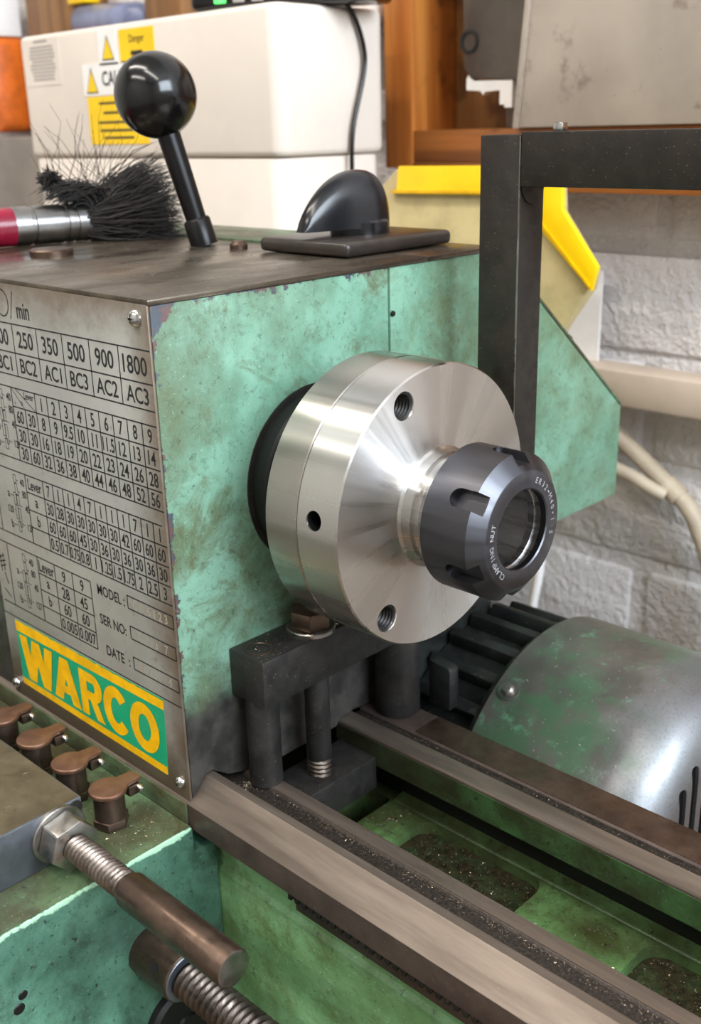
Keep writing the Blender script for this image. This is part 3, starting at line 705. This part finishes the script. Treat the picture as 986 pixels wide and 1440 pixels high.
for i in range(NN):
    for j in range(MM): q = i * (MM + 1) + j; f.append((q, q + 1, q + MM + 2, q + MM + 1))
f.append(tuple(range(MM + 1))); f.append(tuple(NN * (MM + 1) + j for j in range(MM + 1))[::-1])
for i in range(NN): f.append((i * (MM + 1), (i + 1) * (MM + 1), (i + 1) * (MM + 1) + MM, i * (MM + 1) + MM))
hn.add(v, f); hn.build('handle', 'switch_black', sw_, sharp=50)

# ================================================================== BRUSH
bA = Vector((-262, -40, 84.2)); bB = Vector((-249, 29, 84.2)); bd_ = (bB - bA).normalized()
br = thing('paint_brush', 'black bristle brush with tin ferrule lying on the headstock cover', 'brush', (-250, 20, 75))
def on(t): return bB - bd_ * t
MB().tube([on(130), on(90), on(36.5), on(36)], [6, 8, 9.0, 8.6], 32).build('handle', 'red', br)
MB().tube([on(37), on(36.8), on(29), on(28.6), on(27.2), on(26.8), on(13), on(12.6), on(11.2), on(10.8), on(8), on(7.6), on(6.2), on(5.8), on(0)], [8.6, 9.1, 9.1, 8.5, 8.5, 9.1, 9.1, 8.5, 8.5, 9.1, 9.1, 8.5, 8.5, 9.1, 9.1], 40).build('ferrule', 'ferrule', br, sharp=50)
bs = MB(); rnd = random.Random(3)
side = Vector((bd_.y, -bd_.x, 0)); up = Vector((0, 0, 1))
def strand(p, dirs, L, r0=.32):
    pts = [p]
    for d in dirs: pts.append(pts[-1] + d * (L / len(dirs)))
    pts = [Vector((q.x, q.y, max(q.z, 75.4))) for q in pts]
    bs.tube(pts, [r0, r0, r0 * .8, r0 * .6, .08][:len(pts)] if len(pts) <= 5 else [r0] * len(pts), 3, False)
for i in range(3200):
    a = rnd.uniform(0, 2 * PI); rr = 8.4 * math.sqrt(rnd.random())
    p = bB - bd_ * 3 + side * rr * math.cos(a) + up * rr * math.sin(a)
    h = rr * math.sin(a) / 8.4
    rise = .10 + .36 * max(-.4, h) + rnd.gauss(0, .10); sd_ = .16 * math.cos(a) + rnd.gauss(0, .14)
    bend = Vector((.55, .0, 0)) * .35
    ds = [(bd_ + up * rise * k + side * sd_ * k + bend * k * .5 + Vector((rnd.gauss(0, .17), rnd.gauss(0, .17), rnd.gauss(0, .17)))).normalized() for k in (.7, 1, 1.2, .9)]
    strand(p, ds, rnd.uniform(24, 54), .42)
for i in range(420):   # stray tuft folded back over the ferrule
    p = bB + bd_ * rnd.uniform(-1, 12) + up * rnd.uniform(5, 11) + side * rnd.gauss(0, 4)
    ds = [(-bd_ * (.9 + rnd.gauss(0, .2)) * k + up * (.62 - .34 * j + rnd.gauss(0, .12)) + side * rnd.gauss(0, .12)).normalized() for j, k in enumerate((.3, .9, 1, 1))]
    strand(p, ds, rnd.uniform(12, 30), .3)
for i in range(240):    # compact knot at the far end of the tuft
    c = bB - bd_ * 15 + up * 20 - side * 2
    d0 = Vector((rnd.gauss(0, 1), rnd.gauss(0, 1), rnd.gauss(0, 1))).normalized(); d1 = Vector((rnd.gauss(0, 1), rnd.gauss(0, 1), rnd.gauss(0, 1))).normalized()
    strand(c + d0 * rnd.uniform(0, 4), [d1, (d1 + d0).normalized(), -d0, -d1], 9, .34)
for i in range(46):     # long wild hairs
    p = bB + bd_ * rnd.uniform(-14, 18) + up * rnd.uniform(8, 18)
    d0 = (up * 1 + bd_ * rnd.gauss(.05, .55) + side * rnd.gauss(0, .3)).normalized()
    ds = [(d0 + Vector((rnd.gauss(0, .22), rnd.gauss(0, .22), rnd.gauss(0, .15)))).normalized() for _ in range(4)]
    strand(p, ds, rnd.uniform(20, 46), .17)
stuff(bs.build('bristles', 'bristle', br, sharp=180))

# ================================================================== STOP BLOCK WITH THREADED ROD
sb = thing('stop_block', 'oily steel stop block with nut and threaded rod on gearbox', 'stop block', (-140, -130, -121.4))
bl = MB().box(-300, -78.2, -190, -106.2, -121.2, -99.9).build('block', 'blockside', sb, bevel=.6)
MB().box(-299, -78.9, -189, -106.9, -100.4, -99.8).build('top_face', 'blocktop', bl)
for x, y, r in ((-90, -128, 2.2), (-104, -113, 3.2), (-132, -120, 2.6)):
    MB().lathe([(-99.8, r), (-99.65, r), (-99.65, r * .82), (-99.75, r * .8), (-99.75, .05)], (x, y, 0), 'z', 20).build('plug', 'blocktop', bl)
MB().lathe([(-.1, 3), (.2, 3), (.2, .1)], (-78.2, -109.2, -103.4), 'x', 16).build('screw', 'iron', bl)
RY, RZ = -117, -110.0
MB().lathe([(-78.3, 5), (-78.3, 10.8), (-76.8, 10.8), (-76.4, 10.4), (-76.4, 5)], (0, RY, RZ), 'x', 44).build('washer', 'bright', sb)
MB().hexa(-76.4, -66.8, 9.8, (0, RY, RZ), 'x', .2).build('hex_nut', 'bright', sb, bevel=.7, seg=2)
MB().screw(-78, -35.5, 5.1, 1.0, 2.1, (0, RY, RZ), 'x', 28, 8).build('thread', 'thread', sb)
MB().lathe([(-36, 4.6), (-35, 5.4), (-33, 6.2), (18.2, 6.2), (18.8, 5.9)], (0, RY, RZ), 'x', 44).build('rod', 'brown_steel', sb)
MB().lathe([(18.75, 5.9), (18.9, 5.5), (18.9, .05)], (0, RY, RZ), 'x', 44).build('rod_end', 'bright', sb)
# ================================================================== LEAD SCREW
LY, LZ = -97, -162
ls = thing('lead_screw', 'black threaded lead screw with brown collar leaving gearbox', 'lead screw', (-58, LY, LZ - 10))
col_ = MB().lathe([(-58.2, 7), (-58.2, 9.8), (-36.8, 9.8), (-36, 9.2)], (0, LY, LZ), 'x', 44).build('collar', 'brown_steel', ls)
MB().lathe([(-36.1, 9.3), (-35.8, 8.9), (-35.8, 6)], (0, LY, LZ), 'x', 44).build('collar_face', 'blockside', ls)
q = Vector((0, -.85, .52)).normalized()
MB().tube([Vector((-43.5, LY, LZ)) + q * 9.2, Vector((-43.5, LY, LZ)) + q * 10.0], 2.0, 16).build('set_screw', 'iron', col_)
MB().lathe([(-58, 5.6), (-33, 5.6), (-33, .1)], (0, LY, LZ), 'x', 28).build('shaft', 'iron', ls)
MB().screw(-34.5, 320, 7.2, 1.4, 3.0, (0, LY, LZ), 'x', 26, 6).build('thread', 'thread_dark', ls)

# ================================================================== MOTOR
MY, MZ, MR = 106, -167, 76
mo = thing('electric_motor', 'black finned electric motor with worn green fan cover', 'motor', (0, MY, -262))
MB().lathe([(-62, .1), (-62, 66), (-22, 66), (-22, .1)], (0, MY, MZ), 'x', 64).build('body', 'fin', mo)
for i in range(15):
    a = math.radians(28 + i * 13.2); d = Vector((0, math.cos(a), math.sin(a))); t = Vector((0, -math.sin(a), math.cos(a)))
    c = Vector((0, MY, MZ)); v = []
    for x in (-61, -24):
        for rr, hw in ((64, 4.2), (72, 2.6)):
            for s_ in (-1, 1): v.append(c + Vector((x, 0, 0)) + d * rr + t * hw * s_)
    MB().add(v, [(0, 1, 3, 2), (4, 6, 7, 5), (0, 4, 5, 1), (2, 3, 7, 6), (0, 2, 6, 4), (1, 5, 7, 3)]).build('cooling_fin', 'fin', mo, bevel=.8)
MB().lathe([(-24, 60), (-24, 72), (-19, 72), (-19, 60)], (0, MY, MZ), 'x', 64, True).build('end_ring', 'fin', mo)
pr = [(-19.6, MR - 1.2), (-20, MR - .6), (-19.6, MR), (44, MR)] + [(44 + 23 * math.sin(q), MR - 23 + 23 * math.cos(q)) for q in [PI / 2 * i / 14 for i in range(1, 15)]] + [(67, .5), (65.6, .5), (65.6, 52)] + [(44 + 21.6 * math.sin(q), MR - 23 + 21.6 * math.cos(q)) for q in [PI / 2 * (10 - i) / 10 for i in range(1, 11)]] + [(44, MR - 1.4), (-19.6, MR - 1.4)]
fc = MB().lathe(pr, (0, MY, MZ), 'x', 96, True).build('fan_cover', 'fan', mo)
sl = MB()
for k in range(-5, 6):
    y = MY + k * 9.2; hh = math.sqrt(max(0, 57 ** 2 - (k * 9.2) ** 2))
    sl.prism([(y - 2.6 + 2.6 * math.cos(a) + 2.6, MZ + (hh if math.sin(a) > 0 else (6 if True else 0)) + 2.6 * math.sin(a)) for a in [PI * 2 * i / 16 for i in range(16)]], 'x', 40, 80)
cut(fc, sl)
MB().lathe([(60, .1), (60, 58)], (0, MY, MZ), 'x', 48).build('fan_shroud', 'black_hole', mo)
sa = Vector((0, math.cos(math.radians(124)), math.sin(math.radians(124))))
c = Vector((-13, MY, MZ))
shd = MB().tube([c + sa * 75.5, c + sa * 77.4, c + sa * 78.6, c + sa * 78.8], [2.8, 2.8, 2.0, .4], 20).build('screw', 'bright', mo)
MB().tube([c + sa * 75.8, c + sa * 76.4], [5, 5], 24).build('washer', 'bright', mo)
MB().box(-50, 30, MY - 52, MY + 52, -262, -228).build('foot', 'fin', mo, bevel=2)

# ================================================================== BEHIND THE LATHE
# cream machine hood with yellow edges
ch = thing('machine_hood', 'stained cream machine hood with yellow edge strips behind belt guard', 'machine hood', (-200, 290, -262))
MB().prism([(-243, 99), (-124, 99), (-122, 77), (-99, 47.5), (-101, 36), (-124, 2), (-180, -60), (-200, -262), (-290, -262), (-290, 60)], 'y', 252, 262).build('body', 'oldcream', ch, bevel=1)
MB().box(-290, -232, 262, 330, -262, -40).build('base', 'oldcream', ch, bevel=1)
ye = MB().prism([(-245, 84.5), (-240, 86), (-238, 101), (-119, 102), (-117.6, 79), (-93.6, 49.4), (-96.8, 35.7), (-130, 66), (-150, 85.4)], 'y', 248.5, 252).build('edge_strip', 'yellow', ch, bevel=.6)
MB().prism([(-243, 86.8), (-243, 85), (-147, 86.6), (-129.5, 68.6), (-97.6, 38), (-97.2, 39.2), (-129, 70.2), (-146.5, 88.2)], 'y', 247.6, 248.6).build('fold_line', 'st_yellow', ch)
tag(MB().box(-186, -161.5, 366, 368, -32, 30).build('white_card', 'white'), 'plain white card against the painted brick behind the hood', 'card')
# cream cabinet
wc = thing('plastic_cabinet', 'large cream plastic enclosure with warning stickers', 'enclosure', (-440, 250, -262))
WB = MB().prism(rrect(-590, -291, 200, 298, 10, 5), 'z', 108, 196).build('upper_shell', 'cream', wc, bevel=4, seg=3)
MB().prism(rrect(-588, -293.5, 201.5, 296, 12, 5), 'z', -262, 107.2).build('lower_shell', 'cream', wc, bevel=1.5, seg=2)
FY = 199.8
def flat(name, mat, x0, x1, z0, z1, par, d=.4): return MB().box(x0, x1, FY - d, FY + .2, z0, z1).build(name, mat, par)
def tri(mat, cx_, z0, w_, h, d): return MB().prism([(cx_ - w_ / 2, z0), (cx_ + w_ / 2, z0), (cx_, z0 + h)], 'y', FY - d, FY)
def lines(par, mat, x0, x1, zs, h, d, rag=.25):
    L = MB()
    for z in zs:
        e = rnd.uniform(0, rag) * (x1 - x0) / 2; L.box(x0 + e, x1 - e, FY - d, FY - .1, z - h / 2, z + h / 2)
    return L.build('small_print', mat, par)
fp = lambda d: (lambda u, v: (u, FY - d, v))
a1 = flat('sticker', 'white', -478, -455, 170, 194, wc); plabel(a1, 'white sticker with yellow warning triangle')
tri('ink', -466.5, 173, 15, 16.5, .5).build('triangle', 'ink', a1); tri('yellow', -466.5, 174, 12.6, 13.6, .6).build('triangle', 'yellow', a1)
a2 = flat('sticker', 'yellow', -452, -412, 170.5, 191.5, wc); plabel(a2, 'yellow danger sticker')
t_ = MB(); text(t_, 'Danger', -431, 184.5, 6.2, 26, fp(.5), .01, .9); t_.build('lettering', 'ink', a2)
lines(a2, 'ink', -440, -424, [176], 3, .5)
a3 = flat('sticker', 'white', -501, -422, 150.5, 171.5, wc); plabel(a3, 'white caution sticker')
tri('ink', -490, 152, 15, 17.5, .5).build('triangle', 'ink', a3); tri('yellow', -490, 153, 12.6, 14.4, .6).build('triangle', 'yellow', a3)
t_ = MB(); text(t_, 'CAUTION', -476.5, 161.3, 10, 50, fp(.5), .02, .9, 'l'); t_.build('lettering', 'ink', a3)
a4 = flat('sticker', 'yellow', -498, -426, 117, 149.6, wc); plabel(a4, 'yellow text sticker')
lines(a4, 'ink', -486, -438, [145, 138.5, 132, 126.5, 121.5], 1.6, .5, .5)
a5 = flat('sticker', 'cream', -580, -530, 160, 193, wc, .15)
lines(wc, 'grey_ink', -572, -536, [189.5 - 2.5 * i for i in range(1, 11)], 1.5, .3, .2); lines(wc, 'grey_ink', -564, -545, [191], 1.8, .3, 0)
# control box lying on the enclosure
pb = thing('power_strip', 'black power strip with green light lying on cream enclosure', 'power strip', (-330, 225, 196))
aa = math.atan2(52, 115)
MB().box(-372, -246, 200, 236, 196.6, 218, aa, (-372, 200)).build('case', 'gloss_black', pb, bevel=4, seg=3)
for k, (mm, x) in enumerate((('led', -354), ('grey_ink', -341), ('grey_ink', -328))): MB().box(x, x + 8, 199.4, 200.6, 200, 210, aa, (-372, 200)).build('indicator', mm, pb, bevel=.4)
cp = [(-287, 259, 62), (-287.5, 258.6, 97.5), (-287.6, 261, 124), (-287.4, 272, 158), (-287.4, 271.3, 175), (-288, 263, 192), (-291, 254, 201), (-298, 246, 206)]
def smooth(pts, n=8):
    P_ = [Vector(p) for p in pts]; P_ = [P_[0]] + P_ + [P_[-1]]; out = []
    for i in range(1, len(P_) - 2):
        for j in range(n):
            t = j / n; a, b, c_, d = P_[i - 1:i + 3]
            out.append(.5 * ((2 * b) + (-a + c_) * t + (2 * a - 5 * b + 4 * c_ - d) * t * t + (-a + 3 * b - 3 * c_ + d) * t ** 3))
    return out + [P_[-2]]
tag(MB().tube(smooth(cp), 1.5, 10).build('black_cable', 'gloss_black', sharp=60), 'thin black cable hanging down the side of the cream enclosure', 'cable')
# wall shelf
wsf = thing('wooden_shelf', 'varnished pine wall shelf unit above the lathe', 'shelf', (-150, 358, 82))
MB().box(-322.5, -297, 330, 384, 96, 420).build('upright', 'woodv', wsf, bevel=1)
MB().box(-297, 420, 330, 384, 82, 100).build('rail', 'woodh', wsf, bevel=1)
MB().box(-297, 420, 331, 384, 100, 121).build('shelf_board', 'woodh', wsf, bevel=1)
MB().box(-297, 420, 379, 384, 121, 420).build('back_board', 'woodd', wsf)
st = thing('steel_box', 'scuffed grey sheet steel box standing on the pine shelf', 'box', (0, 345, 121))
MB().prism([(-207.5, 121.2), (60, 121.2), (60, 300), (-190, 300)], 'y', 326, 377).build('body', 'steelbox', st, bevel=1)
MB().prism([(-207.8, 121), (-203.6, 121), (-186.4, 300), (-190.4, 300)], 'y', 324.6, 326.2).build('folded_edge', 'steelbox', st, bevel=.4)
jw = thing('chuck_jaws', 'grey steel lathe chuck standing on the shelf beside the steel box', 'chuck', (-240, 360, 121))
MB().prism([(-268, 300), (-264, 160), (-258, 153), (-224, 151), (-205, 151), (-205, 300)], 'y', 345, 377).build('body', 'jaw', jw, bevel=1)
MB().lathe([(0, 7.5), (-1, 7.5), (-1, 5.6), (3, 4.6), (3, .1)], (-259, 345, 176), 'y', 28).build('key_socket', 'iron', jw)
MB().prism([(-262, 165), (-258, 166), (-259, 155), (-256, 151.5), (-224, 151), (-224, 134), (-230, 134), (-230, 136), (-234, 136), (-234, 145), (-246, 144.5), (-248, 142.5), (-250, 145), (-262, 146), (-262, 153), (-260, 156)], 'y', 346, 352).build('jaw_edge', 'white', jw)
MB().box(-234, -207, 353, 372, 121, 152).build('jaw', 'jaw', jw, bevel=1)
# far left clutter
MB_ = MB().box(-815, -728, 345, 384, -262, 420).build('timber_post', 'woodd', bevel=2); tag(MB_, 'brown timber post against the wall behind cream enclosure', 'post')
tag(MB().box(-980, -690, 305, 344, -262, 124).build('grey_cabinet', 'greycab', bevel=3), 'grey sheet metal cabinet standing beside the cream enclosure', 'cabinet')
tag(MB().prism(rrect(-980, -819, 128, 217, 10), 'y', 308, 343).build('orange_case', 'orange', bevel=3), 'orange plastic case standing on the grey cabinet', 'case')
tag(MB().box(-980, -824, 306, 343, 217.5, 300).build('white_carton', 'white', bevel=1), 'white carton on top of the orange case', 'carton')
tag(MB().box(-726, -330, 322, 384, 196, 205).build('wall_shelf_board', 'cream', bevel=1), 'pale shelf board on the wall above the cream enclosure', 'shelf')
tag(MB().tube([(-724, 350, 222), (-720, 350, 222), (-640, 350, 219), (-622, 350, 218), (-616, 350, 218)], [9, 15.5, 15, 13, 5], 20).build('blue_bottle', 'blue', bevel=0, sharp=60), 'blue-grey plastic bottle lying on the pale shelf board', 'bottle')
tag(MB().box(-735, -706, 342, 360, 238.4, 262).build('yellow_packet', 'yellow', bevel=2), 'yellow packet resting on the blue-grey bottle', 'packet')
tag(MB().box(-612, -560, 340, 370, 205.2, 262).build('brown_packet', 'woodd', bevel=2), 'brown packet beside the blue-grey bottle', 'packet')
# wall services
cpi = thing('conduit_pipe', 'beige plastic conduit with elbow on the painted brick wall', 'pipe', (-110, 366, -150))
MB().tube(smooth([(-210, 366, -35), (-140, 366, -82), (-95, 366, -113), (-86, 366, -121), (-78, 366, -133), (-64, 366, -170), (-50, 366, -262)], 6), 6.0, 18).build('pipe', 'pipe', cpi, sharp=60)
MB().tube([(-104, 366, -107), (-93, 366, -115)], 7.4, 20).build('collar', 'pipe', cpi, sharp=60)
tag(MB().tube(smooth([(-215, 352, -66), (-150, 352, -94), (-122, 352, -102), (-107, 354, -108.5), (-100, 357.5, -112)], 6), 4.6, 14).build('flexible_conduit', 'pipe', sharp=60), 'thin beige hose joining the conduit at its elbow collar', 'hose')
tag(MB().tube(smooth([(-196, 340, -262), (-191, 342, -215), (-188, 344, -190), (-190, 348, -165), (-200, 352, -140)], 6), 3.4, 12).build('white_cable', 'white', sharp=60), 'white cable hanging behind the motor', 'cable')

# ================================================================== SWARF
sf = MB(); rs = random.Random(11)
def chip(x, y, z, s_):
    p = [Vector((rs.gauss(0, 1), rs.gauss(0, 1), abs(rs.gauss(0, .5)))) * s_ for _ in range(4)]
    lo = min(q.z for q in p); sf.add([(x + q.x, y + q.y, z + q.z - lo) for q in p], [(0, 1, 2), (0, 1, 3), (1, 2, 3), (0, 2, 3)])
def swarf(label):
    global sf
    zs = min(p[2] for p in sf.v); o = sf.build('metal_swarf', 'swarf', sharp=1); stuff(tag(o, label, 'swarf')); sf = MB()
for _ in range(130): chip(rs.uniform(-59, -42), rs.uniform(-48, 20), -56.35, .28)
swarf('fine bright swarf dust on top of the black clamp bar')
for _ in range(260): chip(rs.uniform(-240, -62), rs.uniform(-60, 64), 75.05, .3)
swarf('fine bright swarf dust on the steel headstock cover')
for _ in range(90): chip(min(-62, rs.gauss(-74, 6)), rs.gauss(-88, 6), -121.15, .35)
for _ in range(60): chip(rs.uniform(-200, -62), rs.uniform(-105, -76), -121.15, .35)
swarf('bright swarf chips around the oil cups on the gearbox')
for _ in range(70): chip(rs.gauss(-54, 2), rs.uniform(-52, -47), -112.9, .35)
for _ in range(900): chip(rs.uniform(-56, 200), min(-46, rs.gauss(-47, 1.2)), -112.9, .2)
swarf('line of glittering swarf in the groove of the front way')
for _ in range(900): chip(rs.uniform(-56, 260), rs.gauss(19.6, .8), -113.7, .2)
swarf('line of glittering swarf in the groove of the rear way')
for _ in range(60): chip(rs.gauss(-31, 3), rs.gauss(8, 5), -147.9, .5)
for _ in range(90): chip(rs.uniform(42, 82), rs.uniform(-20, 16), -147.9, .35)
for _ in range(500): chip(rs.uniform(-18, 38), rs.uniform(-20, 17), -153.2, .3)
for _ in range(400): chip(rs.uniform(87, 142), rs.uniform(-20, 17), -153.2, .3)
swarf('oily golden swarf lying in the web pockets of the bed')
